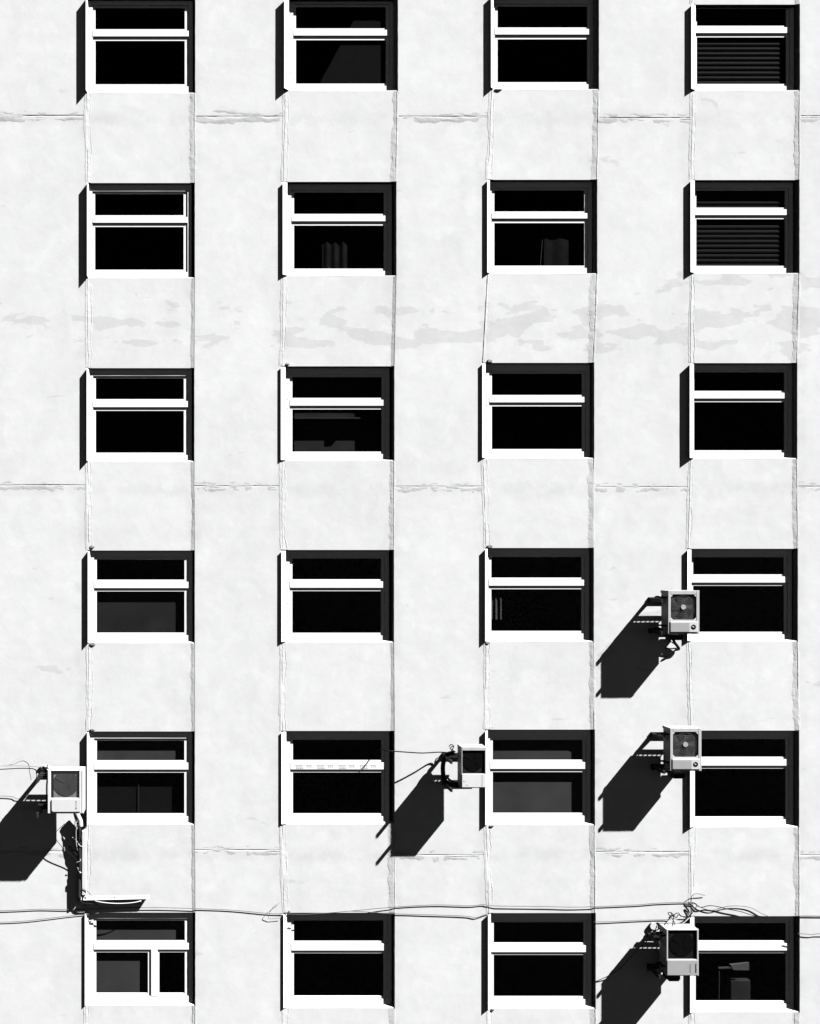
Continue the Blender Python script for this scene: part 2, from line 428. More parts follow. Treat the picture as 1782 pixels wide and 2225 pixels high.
# mortar in the upright joints: a rough fillet from the spandrel up to the pier, cracked along the pier
DARKGAP = {(0, 'R', 1), (1, 'R', 1), (2, 'L', 1), (0, 'R', 2), (1, 'R', 3), (0, 'R', 3), (0, 'R', 4)}
def vjoint(c, side, r):
    y0 = W[(r, c)]['sb'] + 1 if r >= 0 else -228
    y1 = W[(r + 1, c)]['li'] - 1 if r < 5 else 2225 + 3 * PPM
    seed = c * 11.7 + r * 3.9 + (0 if side == 'L' else 40)
    dark = (c, side, r) in DARKGAP
    wdt = .088 + .045 * nz(seed, .3, 3) + (.015 if side == 'R' else 0)
    if dark: wdt = .06
    za, zb = zt(y1), zt(y0); nv = int((zb - za) / .013); nu = 34
    f = EL[c] if side == 'L' else ER[c]; sg = 1 if side == 'L' else -1
    rough = .0022 if not dark else .0012
    vs = []
    for j in range(nv + 1):
        z = za + (zb - za) * j / nv; py = PY0 - (z - CAMZ) * PPM
        xe = xt(f(py)) - sg * .004
        wl = wdt * (1 + .45 * nz(seed, z, 2.0, 5) + .28 * nz(seed, z, 7, 6) + .12 * nz(seed, z, 21, 6)) + .007
        wp = (.032 if side == 'L' else .026) * max(.15, 1 + .9 * nz(seed, z, 1.6, 51) + .45 * nz(seed, z, 6, 52) + .2 * nz(seed, z, 19, 53))
        if dark: wp = .004
        crack = .010 + .012 * nz(seed, z, 1.7, 9) + .005 * nz(seed, z, 12, 9)
        on = max(0.0, min(1.0, (nz(seed, z, 1.1, 12) + .26) * 6)) if not dark else 1.0
        if dark: crack = .006 + .001 * nz(seed, z, 5, 9)
        ck2 = wl * (.72 + .2 * nz(seed, z, 3.1, 31)); on2 = 0 if dark else max(0.0, min(1.0, (nz(seed, z, 2.3, 33) - .02) * 7))
        for i in range(nu + 1):
            x = -wp + (wl + wp) * i / nu
            e = min(1.0, min(nu - i, i) / 5)
            if x < 0: h = .0012 if not dark else -.003
            elif side == 'R': h = .0015 - .0125 * min(1.0, x / (wl * .85))
            else: h = .0015 - .0095 * min(1.0, (x / (wl * .7)) ** .8)
            h += rough * e * (.9 * nz(x + seed, z, 11, 3) + .55 * nz(x + seed, z, 30, 4))
            h += .003 * e * max(0, nz(x * 2 + seed, z, 4.5, 7))
            d = abs(x - crack)
            if d < .0055: h -= (.013 if dark else .010) * on * (1 - d / .0055)
            d2 = abs(x - ck2)
            if d2 < .005: h -= .006 * on2 * (1 - d2 / .005)
            if i == nu: h = -.015
            if i == 0: h = -.005
            vs.append((xe + sg * x, -h, z))
    n = nu + 1
    fs = []
    for j in range(nv):
        for i in range(nu):
            q = (j * n + i, j * n + i + 1, (j + 1) * n + i + 1, (j + 1) * n + i)
            fs.append(q if sg > 0 else q[::-1])
    mb = MB(); mb.add(vs, fs); mb.build('mortar_joint', M_MORT if side == 'R' else M_MORTL, B, smooth=True)
for c in range(4):
    for r in range(-1, 6):
        vjoint(c, 'L', r); vjoint(c, 'R', r)

# mortar in the level joints across the piers
def hjoint(c, yj, style):
    ya = JX[yj][c]
    x0 = xt(lefts[c](ya)) + .004; x1 = xt(rights[c](ya)) - .004
    z0 = zt(ya); nu = int((x1 - x0) / .014); nv = 30; hw = .115
    seed = c * 5.1 + yj * .37; vs = []
    for i in range(nu + 1):
        x = x0 + (x1 - x0) * i / nu
        w1 = hw * (1 + .38 * nz(x, seed, 2.3, 2) + .3 * nz(x, seed, 9, 2) + .12 * nz(x, seed, 27, 2))
        zc = z0 + .010 + .012 * nz(x, seed, 1.6, 3) + .004 * nz(x, seed, 14, 4)
        zc2 = z0 - .038 + .018 * nz(x, seed, 3.1, 8) + .006 * nz(x, seed, 13, 4)
        on = max(0.0, min(1.0, (nz(x, seed, 1.6, 12) + .1) * 5)); on2 = max(0.0, min(1.0, (nz(x, seed, 1.9, 22) - .05) * 6))
        for j in range(nv + 1):
            v = j / nv * 2 - 1; z = z0 - .012 + v * w1
            e = max(0.0, 1 - abs(v) ** 3)
            h = -.0035 + e * (.0040 + style * .0006)
            h += e * (.0026 * nz(x, z, 8, seed) + .0012 * nz(x, z, 24, seed) + style * .0036 * nz(x, z * 1.8, 3.6, seed + 3))
            h -= style * .006 * e * max(0.0, min(1.0, (v + .1 + .5 * nz(x, seed, 3, 41)) * 4)) * max(0.0, min(1.0, (.55 - v + .4 * nz(x, seed, 4, 43)) * 4))
            for zz, dep, o_ in ((zc, .013, on), (zc2, .007, on2)):
                d = abs(z - zz)
                if d < .0075: h -= dep * o_ * (1 - d / .0075)
            if j in (0, nv): h = -.008
            vs.append((x, -h, z))
    n = nv + 1
    fs = [(i * n + j, (i + 1) * n + j, (i + 1) * n + j + 1, i * n + j + 1) for i in range(nu) for j in range(nv)]
    mb = MB(); mb.add(vs, fs); mb.build('mortar_joint', M_MORTH, B, smooth=True)
for c in range(5):
    hjoint(c, 250, 1.0); hjoint(c, 1057, .5); hjoint(c, 1853, .9)

# core of the wall behind the panels, floor by floor
cb = MB()
for c in range(5):
    a = -557 if c == 0 else ER[c - 1](1200) + 4; b_ = 2297 if c == 4 else EL[c](1200) - 4
    cb.box(xt(a), xt(b_), .04, .28, 0, ZTOP - .1)
cb.build('wall_core', M_CHIP, B, (0, .2, 0))
rb = MB(); rb.box(xt(-560), xt(2300), .0, 11.0, ZTOP - .02, ZTOP + .35)
rb.box(xt(-560), xt(2300), 10.8, 11.0, 0, ZTOP - .02); rb.box(xt(-560), xt(-558), .3, 10.8, 0, ZTOP - .02); rb.box(xt(2298), xt(2300), .3, 10.8, 0, ZTOP - .02)
rb.build('roof', M_WALL, B)

# grey lumps of mortar at a few window corners
def lump(px, py, wpx, hpx, d=.01):
    mb = MB(); a = P(px, py); vs = []; n = 9
    ww, hh = wpx / PPM, hpx / PPM
    out_ = [(math.cos(2 * math.pi * k / n) * ww / 2 * random.uniform(.75, 1.05), math.sin(2 * math.pi * k / n) * hh / 2 * random.uniform(.75, 1.05)) for k in range(n)]
    vs = [(a.x + x, .012, a.z + z) for x, z in out_] + [(a.x + x * .75, -d + random.uniform(-.003, .003), a.z + z * .75) for x, z in out_] + [(a.x, -d - .003, a.z)]
    fs = [(k, (k + 1) % n, (k + 1) % n + n, k + n) for k in range(n)] + [(k + n, (k + 1) % n + n, 2 * n) for k in range(n)]
    mb.add(vs, fs); mb.build('mortar_lump', M_CHIP, B)
for a in ((1064, 784, 16, 9), (1064, 1187, 16, 9), (200.5, 1188, 14, 8), (201, 1399.5, 16, 9), (1060, 1397, 13, 7), (201, 1586, 13, 7),
          (1069, 1795, 13, 5), (1071, 2194, 10, 6), (629, 1981.5, 7, 6), (1082, 194.5, 20, 4), (625, 791, 10, 6)):
    lump(*a)

# ------------------------------------------------------------------ windows
def frame_window(r, c):
    q = W[(r, c)]; rec = REC[c]
    F = -rec                      # frame face, behind the wall
    def X(px, d=F): return P(px, 0, d).x
    def Z(py, d=F): return P(0, py, d).z
    # outline of the frame
    fl, fr = q['ln'], q['gr'] + 17.5
    zt_ = q['li'] - 3; zb_ = PY0 - (zt(q['sb']) + .004 - CAMZ) * PPM / (1 + rec / DIST)
    bw = 6.0                       # bead width
    xl, xi = X(fl), X(q['gl'] - bw); xr, xj = X(fr), X(q['gr'] + 8.6)
    y, yb = -F, -F + .06
    mb = MB(); cf = .003
    mb.box(xl, xi, y, yb, Z(zb_), Z(zt_), cf)
    mb.box(xj, xr, y, yb, Z(zb_), Z(zt_), cf)
    mb.box(xi, xj, y, yb, Z(q['t0'] - 5), Z(zt_), cf)
    mb.box(xi, xj, y, yb, Z(zb_), Z(q['b1'] + 5.5), cf)
    zu = Z(q['b0'] + 4.5)
    mb.box(xi, xj, y - .0045, yb, Z(q['tb']), zu, cf)
    o = mb.build('window', M_FRAME, B)
    # beads round each pane
    def beads(x0, x1, z0, z1, xa, xb, za, zb):
        m = MB(); yy = y + .018; y2 = y + .05
        m.box(xa, x0, yy, y2, za, zb, .002); m.box(x1, xb, yy, y2, za, zb, .002)
        m.box(x0, x1, yy, y2, z1, zb, .002); m.box(x0, x1, yy, y2, za, z0, .002)
        m.build('glazing_bead', M_FRAME, o)
    yp = y + .034
    def pane(x0, x1, z0, z1):
        m = MB(); m.box(x0 - .004, x1 + .004, yp, yp + .006, z0 - .004, z1 + .004)
        m.build('pane', M_GLASS, o)
    GL, GR = X(q['gl'], F - .02), X(q['gr'], F - .02)
    beads(GL, GR, Z(q['b0']), Z(q['t0']), xi, xj, zu, Z(q['t0'] - 5))
    pane(GL, GR, Z(q['b0']), Z(q['t0']))
    if (r, c) == (5, 0):
        m1, m2 = X(328.3), X(345)
        m = MB(); m.box(m1, m2 - .02, y - .004, yb, Z(q['b1'] + 5.5), Z(q['tb']), cf); m.build('mullion', M_FRAME, o)
        for a, b_, xa, xb in ((GL, X(321.4, F - .02), xi, m1), (X(346, F - .02), GR, m2 - .02, xj)):
            beads(a, b_, Z(q['b1']), Z(q['t1']), xa, xb, Z(q['b1'] + 5.5), Z(q['tb']))
            pane(a, b_, Z(q['b1']), Z(q['t1']))
    else:
        beads(GL, GR, Z(q['b1']), Z(q['t1']), xi, xj, Z(q['b1'] + 5.5), Z(q['tb']))
        pane(GL, GR, Z(q['b1']), Z(q['t1']))
    # sloping sill
    xa, xb = xt(q['ln']) - .01, xt(q['op']) - .004
    zi, zo = Z(q['b1'] + 9.5), zt(q['sb'])
    zo2 = zo + .012
    zi = zo + .026
    m = MB()
    prof = [(y + .005, zi), (.0095, zo2 - .006), (.0095, zo - .008), (.06, zo - .008), (y + .005, zo - .008)]
    n = len(prof)
    m.add([(xa, a, b_) for a, b_ in prof] + [(xb, a, b_) for a, b_ in prof],
          [tuple(range(n)), tuple(range(2 * n - 1, n - 1, -1))] + [(i, i + n, (i + 1) % n + n, (i + 1) % n) for i in range(n)])
    m.build('sill', M_SILL, o)
    # splayed flashing on the left jamb that stands out from the wall
    dp = max(.03, (q['fo'] - q['strip']) / (SA * PPM + (q['fo'] - PX0) / DIST))
    A = P(q['fo'], 0, dp); Bi = P(q['ln'] + .6, 0, F)
    ztop, zbot = zt(q['li'] + 1.5), zt(q['sb'] - 1.0)
    tk = .005
    m = MB()
    pr = [(A.x, A.y), (A.x + tk, A.y), (Bi.x + tk, y + .004), (Bi.x - .004, y + .004), (xt(q['fo']) - .001 if c == 0 else Bi.x - .012, .0)]
    n = len(pr)
    m.add([(a, b_, zbot) for a, b_ in pr] + [(a, b_, ztop) for a, b_ in pr],
          [tuple(range(n - 1, -1, -1)), tuple(range(n, 2 * n))] + [(i, (i + 1) % n, (i + 1) % n + n, i + n) for i in range(n)])
    m.build('side_flashing', M_FLASH, o)
    for f in (.08, .30, .42, .60, .86):
        sx = X(q['ln'] + 4.5); sz = Z(q['t0'] + (q['b1'] - q['t0']) * f)
        m = MB(); m.disc((sx, sz), .007, y - .0025, y + .002, 8); m.build('screw', M_SCREW, o)
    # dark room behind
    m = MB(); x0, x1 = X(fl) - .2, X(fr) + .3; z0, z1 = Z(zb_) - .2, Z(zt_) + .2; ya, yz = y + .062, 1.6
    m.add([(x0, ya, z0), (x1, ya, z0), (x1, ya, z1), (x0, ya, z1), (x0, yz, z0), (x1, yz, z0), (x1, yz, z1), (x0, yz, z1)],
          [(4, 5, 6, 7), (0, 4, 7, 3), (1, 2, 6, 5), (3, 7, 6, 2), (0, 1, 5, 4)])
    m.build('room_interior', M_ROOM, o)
    return o
WO = {k: frame_window(*k) for k in W}
for k, t in {(0, 3): 'window with lowered slatted blind, top right', (5, 0): 'window with two lower panes divided by an upright mullion',
             (4, 1): 'window with a strip of grey marks along its transom'}.items():
    WO[k]['label'] = t
# strip of faint marks on one transom
q = W[(4, 1)]; F = -REC[1]
for i in range(8):
    a = 642.5 + i * 23.3; m = MB()
    for k in range(3 if i % 2 else 4):
        for j in range(2 if i % 2 else 3):
            p0 = P(a + k * 4.2 + j * .8, 1663.4 + j * 3.4, F + .0065); m.box(p0.x, p0.x + .022, p0.y - .0008, p0.y + .002, p0.z, p0.z + .012)
    m.build('printed_mark', M_SCREW, WO[(4, 1)])

# ------------------------------------------------------------------ things behind the glass
def behind(px, py, d): return P(px, py, -d)
def sheet(name, cell, x0, x1, y0, y1, d, m, label, cat, folds=0.0, fq=14.0, lean=0.0, group=None):
    rec = REC[cell[1]]; d = rec + d
    nx = 60 if folds else 8; vs = []; a = behind(x0, y0, d); b_ = behind(x1, y1, d)
    for j in range(5):
        for i in range(nx + 1):
            u = i / nx; x = a.x + (b_.x - a.x) * u; z = a.z + (b_.z - a.z) * j / 4
            x += lean * (j / 4) * (1 - u)
            vs.append((x, a.y + folds * math.sin(x * fq * 6.28) + folds * .6 * nz(x, z * .2, 9), z))
    n = nx + 1
    fs = [(j * n + i, (j + 1) * n + i, (j + 1) * n + i + 1, j * n + i + 1) for j in range(4) for i in range(nx)]
    off = len(vs); vs += [(x, y + .003, z) for x, y, z in vs]
    fs += [tuple(k + off for k in f[::-1]) for f in fs]
    mb = MB(); mb.add(vs, fs); o = mb.build(name, m, smooth=True)
    return tag(o, label, cat, group)
def q_(r, c): return W[(r, c)]
GB = 'roller blinds behind the panes'
sheet('roller_blind', (3, 0), 196, 412, 1262, 1392, .105, M_CLOTHD, 'dull blind showing dark grey in the lower pane, left column, fourth window down', 'blind', group=GB)
sheet('roller_blind', (4, 2), 1062, 1280, 1600, 1788, .105, M_CLOTH, 'pale blind filling both panes of the window beside the wall unit with the bent hose', 'blind', group=GB)
sheet('roller_blind', (4, 0), 200, 412, 1600, 1676, .105, M_CLOTH, 'pale half blind in the top pane of the window right of the leftmost wall unit', 'blind', group=GB)
sheet('roller_blind', (5, 0), 200, 412, 1994, 2068, .105, M_CLOTH, 'pale half blind in the top pane above the divided lower panes, bottom left window', 'blind', group=GB)
sheet('roller_blind', (5, 0), 196, 326, 2068, 2182, .10, M_CLOTH, 'pale blind behind the wider lower pane of the bottom left window', 'blind', group=GB)
sheet('roller_blind', (4, 0), 200, 412, 1676, 1790, .14, M_CURTD, 'dark blind in the lower pane of the window right of the leftmost wall unit', 'blind', group=GB)
sheet('blind_cord', (4, 0), 300, 302.4, 1676, 1790, .12, M_CLOTHD, 'thin upright strip down the middle of a dark lower pane', 'blind cord')
GC = 'curtains hanging behind the panes'
sheet('curtain', (1, 1), 700, 755, 505, 600, .14, M_CURTB, 'dim folded curtain in the lower pane, second window down in second column', 'curtain', folds=.010, fq=7, group=GC)
sheet('curtain', (1, 2), 1182, 1236, 498, 592, .13, M_CURTB, 'grey gathered curtain in the right half of the second window down, third column', 'curtain', folds=.006, fq=3.5, group=GC)
sheet('curtain', (0, 1), 795, 850, -4, 190, .05, M_CURTD, 'dark sheet with a slanted left edge in the top window of the second column', 'curtain', lean=-.85, group=GC)  # dark sheet close behind the pane, left edge slanted
sheet('curtain', (3, 2), 1058, 1090, 1296, 1346, .10, M_CLOTH, 'pale scrap of curtain at the left edge of a lower pane, third column, fourth row', 'curtain', folds=.012, fq=12, group=GC)
# leaning rod
m = MB(); m.tube([behind(1173, 592, .22), behind(1181, 486, .22)], .007, 8)
tag(m.build('curtain_rod', M_CLOTH), 'thin pale rod leaning behind the lower pane, beside the grey curtain', 'rod')
# box on the inside ledge
m = MB(); a = behind(774, 470, .26); b_ = behind(832, 421, .26); m.box(a.x, b_.x, a.y, a.y + .12, a.z, b_.z, .006)
tag(m.build('cardboard_box', M_CLOTHD), 'dim pale carton behind the top pane, second window down in second column', 'box')
# cupboard behind a window
CU = empty('cupboard', behind(735, 1000, .30)); tag(CU, 'dark shelved cupboard standing behind the window, second column, third window down', 'cupboard')
a = behind(640, 1000, .30); b_ = behind(842, 810, .30)
m = MB(); m.box(a.x, b_.x, a.y + .05, a.y + .35, a.z, b_.z); m.build('carcass', M_CLOTHD, CU)
for py, h in ((912, 9), (922, 5), (934, 3)):
    m = MB(); k = behind(0, py, .30); m.box(a.x, b_.x, a.y, a.y + .05, k.z, k.z + h / PPM * .6); m.build('shelf', M_CURT, CU)
m = MB(); k = behind(721, 938, .28); m.box(k.x, k.x + .12, k.y, k.y + .05, k.z - .1, k.z); m.build('lock_box', M_BLACK, CU)
# reading lamp and box in the bottom right window
LM = empty('desk_lamp', behind(1600, 2175, .22)); tag(LM, 'lamp with a white paper shade behind the bottom right window', 'lamp')
m = MB(); pts = [behind(1588, 2097, .16), behind(1594, 2108, .16), behind(1628, 2108.5, .16), behind(1628, 2092, .16)]
m.prism([(p.x, p.z) for p in pts], pts[0].y, pts[0].y + .06); m.build('lamp_shade', M_PAPER, LM)
m = MB(); m.tube([behind(1561, 2104, .19), behind(1592, 2102.5, .19)], [.022, .028], 10); m.build('lamp_arm', M_CURT, LM)
m = MB(); m.tube([behind(1562, 2175, .2), behind(1562.5, 2130, .2), behind(1562, 2104, .2)], .012, 8); m.build('lamp_stand', M_CURT, LM)
m = MB(); a = behind(1588, 2200, .24); b_ = behind(1631, 2131, .24); m.box(a.x, b_.x, a.y, a.y + .2, a.z, b_.z, .008)
tag(m.build('file_box', M_CLOTHD), 'upright grey box below the paper lamp shade in the bottom right window', 'box')
m = MB(); k = behind(1098, 852, .5)
m.disc((k.x, k.z), .05, k.y, k.y + .06, 16)  # plain disc standing in for a faint lamp dot in the room
tag(m.build('lamp_dot', M_CURT), 'faint round object low in the top pane, third column, third window down', 'lamp_disc')

# slatted blinds
def slats(cell, d, label):
    q = W[cell]; dd = REC[cell[1]] + d
    top = behind(0, q['li'], dd).z; bot = behind(0, q['sb'], dd).z
    x0, x1 = behind(q['ln'] + 2, 0, dd).x, behind(q['gr'] + 12, 0, dd).x
    E = empty('slatted_blind', ((x0 + x1) / 2, dd, bot)); tag(E, label, 'blind', 'slatted blinds')
    pitch = 10.6 / PPM; n = int((top - bot) / pitch)
    me = None
    for i in range(n):
        z = bot + i * pitch
        if me is None:
            mb = MB(); prof = [(.000, -.002), (-.010, .018), (-.014, .040), (-.010, .062), (.004, .084), (.010, .084), (-.004, .060), (-.008, .040), (-.004, .018), (.006, -.002)]
            k = len(prof)
            mb.add([(x0, dd + a, z + b_) for a, b_ in prof] + [(x1, dd + a, z + b_) for a, b_ in prof],
                   [tuple(range(k)), tuple(range(2 * k - 1, k - 1, -1))] + [(j, j + k, (j + 1) % k + k, (j + 1) % k) for j in range(k)])
            o = mb.build('slat', M_SLAT, E); me = o.data; base = Vector(ORG[o.name])
        else:
            link(bpy.data.objects.new('slat', me), E, base + Vector((0, 0, i * pitch)))
slats((0, 3), .062, 'lowered slatted blind behind the top window of the right column')
slats((1, 3), .062, 'lowered slatted blind behind the second window down, right column')

# ------------------------------------------------------------------ air conditioners hung on their sides
def ac(u0, u1, v0, v1, t, gap, armx, armt, armb, alen, style, label):
    """front face u0..u1, v0..v1 in photo pixels, t = distance of the face from the wall"""
    a = P(u0, v1, t); b_ = P(u1, v0, t)
    x0, x1, z0, z1 = a.x, b_.x, a.z, b_.z
    w_, h_ = x1 - x0, z1 - z0
    yf, yb = -t, -gap
    E = empty('air_conditioner', ((x0 + x1) / 2, 0, z0)); tag(E, label, 'air conditioner', 'air conditioners hung on the facade')
    def U(u): return x0 + w_ * u
    def V(v): return z1 - h_ * v
    case = M_CASEW if style == 'B' else M_CASE
    if style == 'A': fu0, fu1, fv0, fv1, cu, cv, cr = .085, .90, .087, .68, .49, .38, .075
    if style == 'B': fu0, fu1, fv0, fv1, cu, cv, cr = .085, .885, .02, .645, .505, .315, .36
    if style == 'C': fu0, fu1, fv0, fv1, cu, cv, cr = .03, .955, .085, .655, .48, .345, .43
    if style == 'D': fu0, fu1, fv0, fv1, cu, cv, cr = .045, .945, .02, .645, .49, .33, .385
    dr = .035
    # casing: body plus a front ring round the fan opening
    m = MB()
    m.box(x0, x1, yf + dr, yb, z0, z1)
    m.box(x0, U(fu0), yf, yf + dr, z0, z1, .004); m.box(U(fu1), x1, yf, yf + dr, z0, z1, .004)
    m.box(U(fu0), U(fu1), yf, yf + dr, V(fv0), z1, .004); m.box(U(fu0), U(fu1), yf, yf + dr, z0, V(fv1), .004)
    for f in (.12, .3, .7, .88):                       # raised seams on the cover
        m.box(x0 - .003, x0 + .01, yf + .07, yb - .02, V(f) - .004, V(f) + .004)
    # lip along the edges
    m.box(x0 - .004, x1 + .004, yf + .012, yf + .03, z1 - .01, z1 + .004); m.box(x0 - .004, x1 + .004, yf + .012, yf + .03, z0 - .004, z0 + .01)
    m.build('casing', case, E)
    fx0, fx1, fz0, fz1 = U(fu0), U(fu1), V(fv1), V(fv0)
    cx, cz = U(cu), V(cv)
    yi = yf + dr - .001
    if style == 'A':
        # dark well with cut corners, swept guard wires and a pale hub
        m = MB(); c_ = .045
        poly = [(fx0 + c_, fz0), (fx1 - c_, fz0), (fx1, fz0 + c_), (fx1, fz1 - c_), (fx1 - c_, fz1), (fx0 + c_, fz1), (fx0, fz1 - c_), (fx0, fz0 + c_)]
        m.prism(poly, yi - .006, yi); m.build('fan_well', M_GRILLEM, E)
        m = MB()
        for (sx, sz) in ((fx0, fz0), (fx1, fz0), (fx1, fz1), (fx0, fz1)):
            dx = c_ if sx == fx0 else -c_; dz = c_ if sz == fz0 else -c_
            tri = [(sx, sz), (sx + dx, sz), (sx, sz + dz)]
            if dx * dz < 0: tri = tri[::-1]
            m.prism(tri, yf + .004, yi)
        m.build('corner_plate', M_BEZEL, E)
        m = MB(); R_ = (fx1 - fx0) / 2 * 1.0
        for k in range(5):
            q0 = k * 2 * math.pi / 5 + .5; vs = []
            for i in range(7):
                rr = .03 + (R_ * .93 - .03) * i / 6; tw = .15 * i / 6
                vs += [(cx + rr * math.cos(q0 - .10 - tw), yi - .008, cz + rr * math.sin(q0 - .10 - tw)), (cx + rr * math.cos(q0 + .62 - tw), yi - .018, cz + rr * math.sin(q0 + .62 - tw))]
            m.add(vs, [(2 * i, 2 * i + 2, 2 * i + 3, 2 * i + 1) for i in range(6)])
        m.build('fan_blade', M_GRILLE, E)
        m = MB()
        for k in range(40):
            q0 = k * 2 * math.pi / 40; c0, s0 = math.cos(q0), math.sin(q0)
            rm = min((fx1 - fx0) / 2 / max(abs(c0), 1e-6), (fz1 - fz0) / 2 / max(abs(s0), 1e-6), R_ * 1.26)
            m.tube([(cx + c0 * .035, yf + .010, cz + s0 * .035), (cx + c0 * rm, yf + .014, cz + s0 * rm)], .0013, 4, caps=False)
        for k in range(1, 6):
            rr = R_ * k / 5.6; m.tube([(cx + rr * math.cos(i * .2618), yf + .011, cz + rr * math.sin(i * .2618)) for i in range(25)], .0013, 4, caps=False)
        m.build('fan_guard', M_GUARD, E)
        m = MB(); m.disc((cx, cz), .042, yf - .002, yf + .014, 28); m.build('hub_cap', M_HUB, E)
    else:
        plate = {'B': M_GRILLEL, 'C': M_GRILLE, 'D': M_PLATED}[style]; well = {'B': M_GRILLEM, 'C': M_BLACK, 'D': M_BLACK}[style]
        m = MB(); n = 40; r_ = cr * w_
        m.box(fx0, fx1, yi - .004, yi, fz0, fz1); m.build('grille_plate', plate, E)
        m = MB(); m.disc((cx, cz), r_, yi - .010, yi - .0045, 40); m.build('fan_opening', well, E)
        if style == 'B':
            m = MB(); m.box(fx0, fx0 + .045, yi - .012, yi - .004, fz0, fz1); m.build('shade_strip', M_BLACK, E)  # black strip painting in the shade along the recess's left side
        m = MB()
        for k in range(4):
            q0 = k * math.pi / 2 + .4; vs = []
            for i in range(7):
                rr = .04 + (r_ * .92 - .04) * i / 6
                vs += [(cx + rr * math.cos(q0), yi - .011, cz + rr * math.sin(q0)), (cx + rr * math.cos(q0 + .7), yi - .016, cz + rr * math.sin(q0 + .7))]
            m.add(vs, [(2 * i, 2 * i + 2, 2 * i + 3, 2 * i + 1) for i in range(6)])
        m.build('fan_blade', M_BLACK if style != 'B' else M_GRILLEM, E)
        m = MB(); k = fx0 + .008                         # wire mesh over the opening
        while k < fx1:
            m.box(k, k + .0012, yf + .010, yf + .0108, fz0, fz1); k += (.014 if style == 'B' else .03)
        k = fz0 + .008
        while k < fz1:
            m.box(fx0, fx1, yf + .0112, yf + .0120, k, k + .0012); k += (.014 if style == 'B' else .03)
        m.build('wire_mesh', M_GUARD if style == 'B' else M_BLACK, E)
    # service panel under the fan
    if style == 'A':
        m = MB(); m.box(U(.055), U(.945), yf - .012, yf, V(.965), V(.715), .006); m.build('service_panel', M_BEZEL, E)
        m = MB(); m.box(U(.075), U(.66), yf - .0145, yf - .011, V(.955), V(.745), .0015); m.build('panel_inset', M_PANEL, E)
        m = MB(); lx, lz = U(.80), V(.845); m.disc((lx, lz), .042, yf - .0145, yf - .011, 24)
        m.build('round_badge', M_BLACK, E)
        m = MB(); m.prism([(lx - .030, lz + .012), (lx - .026, lz + .022), (lx + .012, lz + .006), (lx + .010, lz - .006), (lx - .010, lz - .012), (lx - .004, lz + .002)][::-1], yf - .0165, yf - .0140)
        m.build('badge_mark', M_BEZEL, E)
        m = MB()
        for k in range(6): m.box(U(.665), U(.695) - (.006 if k % 2 else 0), yf - .0130, yf - .0115, V(.75 + k * .034), V(.768 + k * .034))
        m.build('printed_word', M_SCREW, E)
    elif style == 'B':
        m = MB(); rc = .03; X0, X1, Z0, Z1 = U(.12), U(.925), V(.955), V(.675)
        poly = [(X0 + rc * (1 - math.sin(k * .3927)), Z0 + rc * (1 - math.cos(k * .3927))) for k in range(4, -1, -1)] + [(X1, Z0), (X1, Z1), (X0, Z1)]
        m.prism(poly, yf - .018, yf); m.build('service_panel', M_PANELW, E)
        m = MB()
        for k, ww in ((0, .020), (1, .008), (2, .008), (3, .008), (4, .010), (5, .022)): m.box(U(.80) - ww / 2, U(.80) + ww / 2, yf - .0200, yf - .0175, V(.715 + k * .032), V(.733 + k * .032))
        m.build('printed_word', M_GRILLE, E)
        m = MB(); m.box(U(.96), x1 + .003, yf - .004, yf - .0005, z0 + .01, z1 - .01); m.build('corner_trim', M_CASEW, E)
    elif style == 'C':
        m = MB(); m.box(U(.02), U(.975), yf - .006, yf, V(.985), V(.665), .003); m.build('service_panel', M_PANELW, E)
        m = MB(); m.box(U(.83), U(.86), yf - .009, yf - .0055, V(.975), V(.68)); m.box(U(.08), U(.16), yf - .009, yf - .0055, V(.84), V(.82)); m.box(U(.2), U(.27), yf - .009, yf - .0055, V(.93), V(.915))
        m.build('panel_trim', M_BEZEL, E)
    else:
        m = MB(); m.box(U(.02), U(.98), yf - .006, yf, V(.985), V(.665), .003); m.build('service_panel', M_PANEL, E)
        m = MB(); random.seed(3)
        for k in range(9):
            v = .735 + k * .0225; m.box(U(.89), U(.935) - random.uniform(0, .012), yf - .0078, yf - .0055, V(v), V(v + .014))
            m.box(U(.89), U(.903), yf - .0078, yf - .0055, V(v), V(v + .022))
        m.build('printed_word', M_GRILLE, E)
        m = MB()
        for k in range(7):
            v = .755 + k * .026; m.box(U(.715), U(.755) - random.uniform(0, .01), yf - .0078, yf - .0055, V(v), V(v + .014))
        m.build('printed_line', M_GUARD, E)
    # guard and rail on the back
    m = MB(); m.box(x0 + .01, x1 - .01, -gap + .027, -gap + .055, z1 - .045, z1 - .012)
    for k in range(7): xx = x0 + .02 + (w_ - .05) * k / 6; m.box(xx, xx + .012, -gap - .001, -gap + .03, z1 - .04, z1 - .02)
    m.build('back_rail', M_STEEL, E)
    # bracket: two wall bars, two arms, feet
    at, ab = P(armx, armt), P(armx, armb)
    for p in (at, ab):
        m = MB(); m.box(p.x - .02, x1 - .03, -.035, -.001, p.z - .045, p.z + .035); m.build('wall_bar', M_STEEL, E)
        m = MB(); m.box(p.x - .016, p.x + .018, -alen, -.036, p.z - (.055 if style == 'B' else .034), p.z + .022); m.build('bracket_arm', M_STEEL, E)
    for f in ((.16, .82) if style != 'C' else ()):
        for ya_ in (-gap - .10, yf + .05):
            zz = V(f); m = MB(); m.box(at.x + .012, x0 + .002, ya_, ya_ + .04, zz - .014, zz + .014); m.build('foot', M_STEEL, E)
    return E

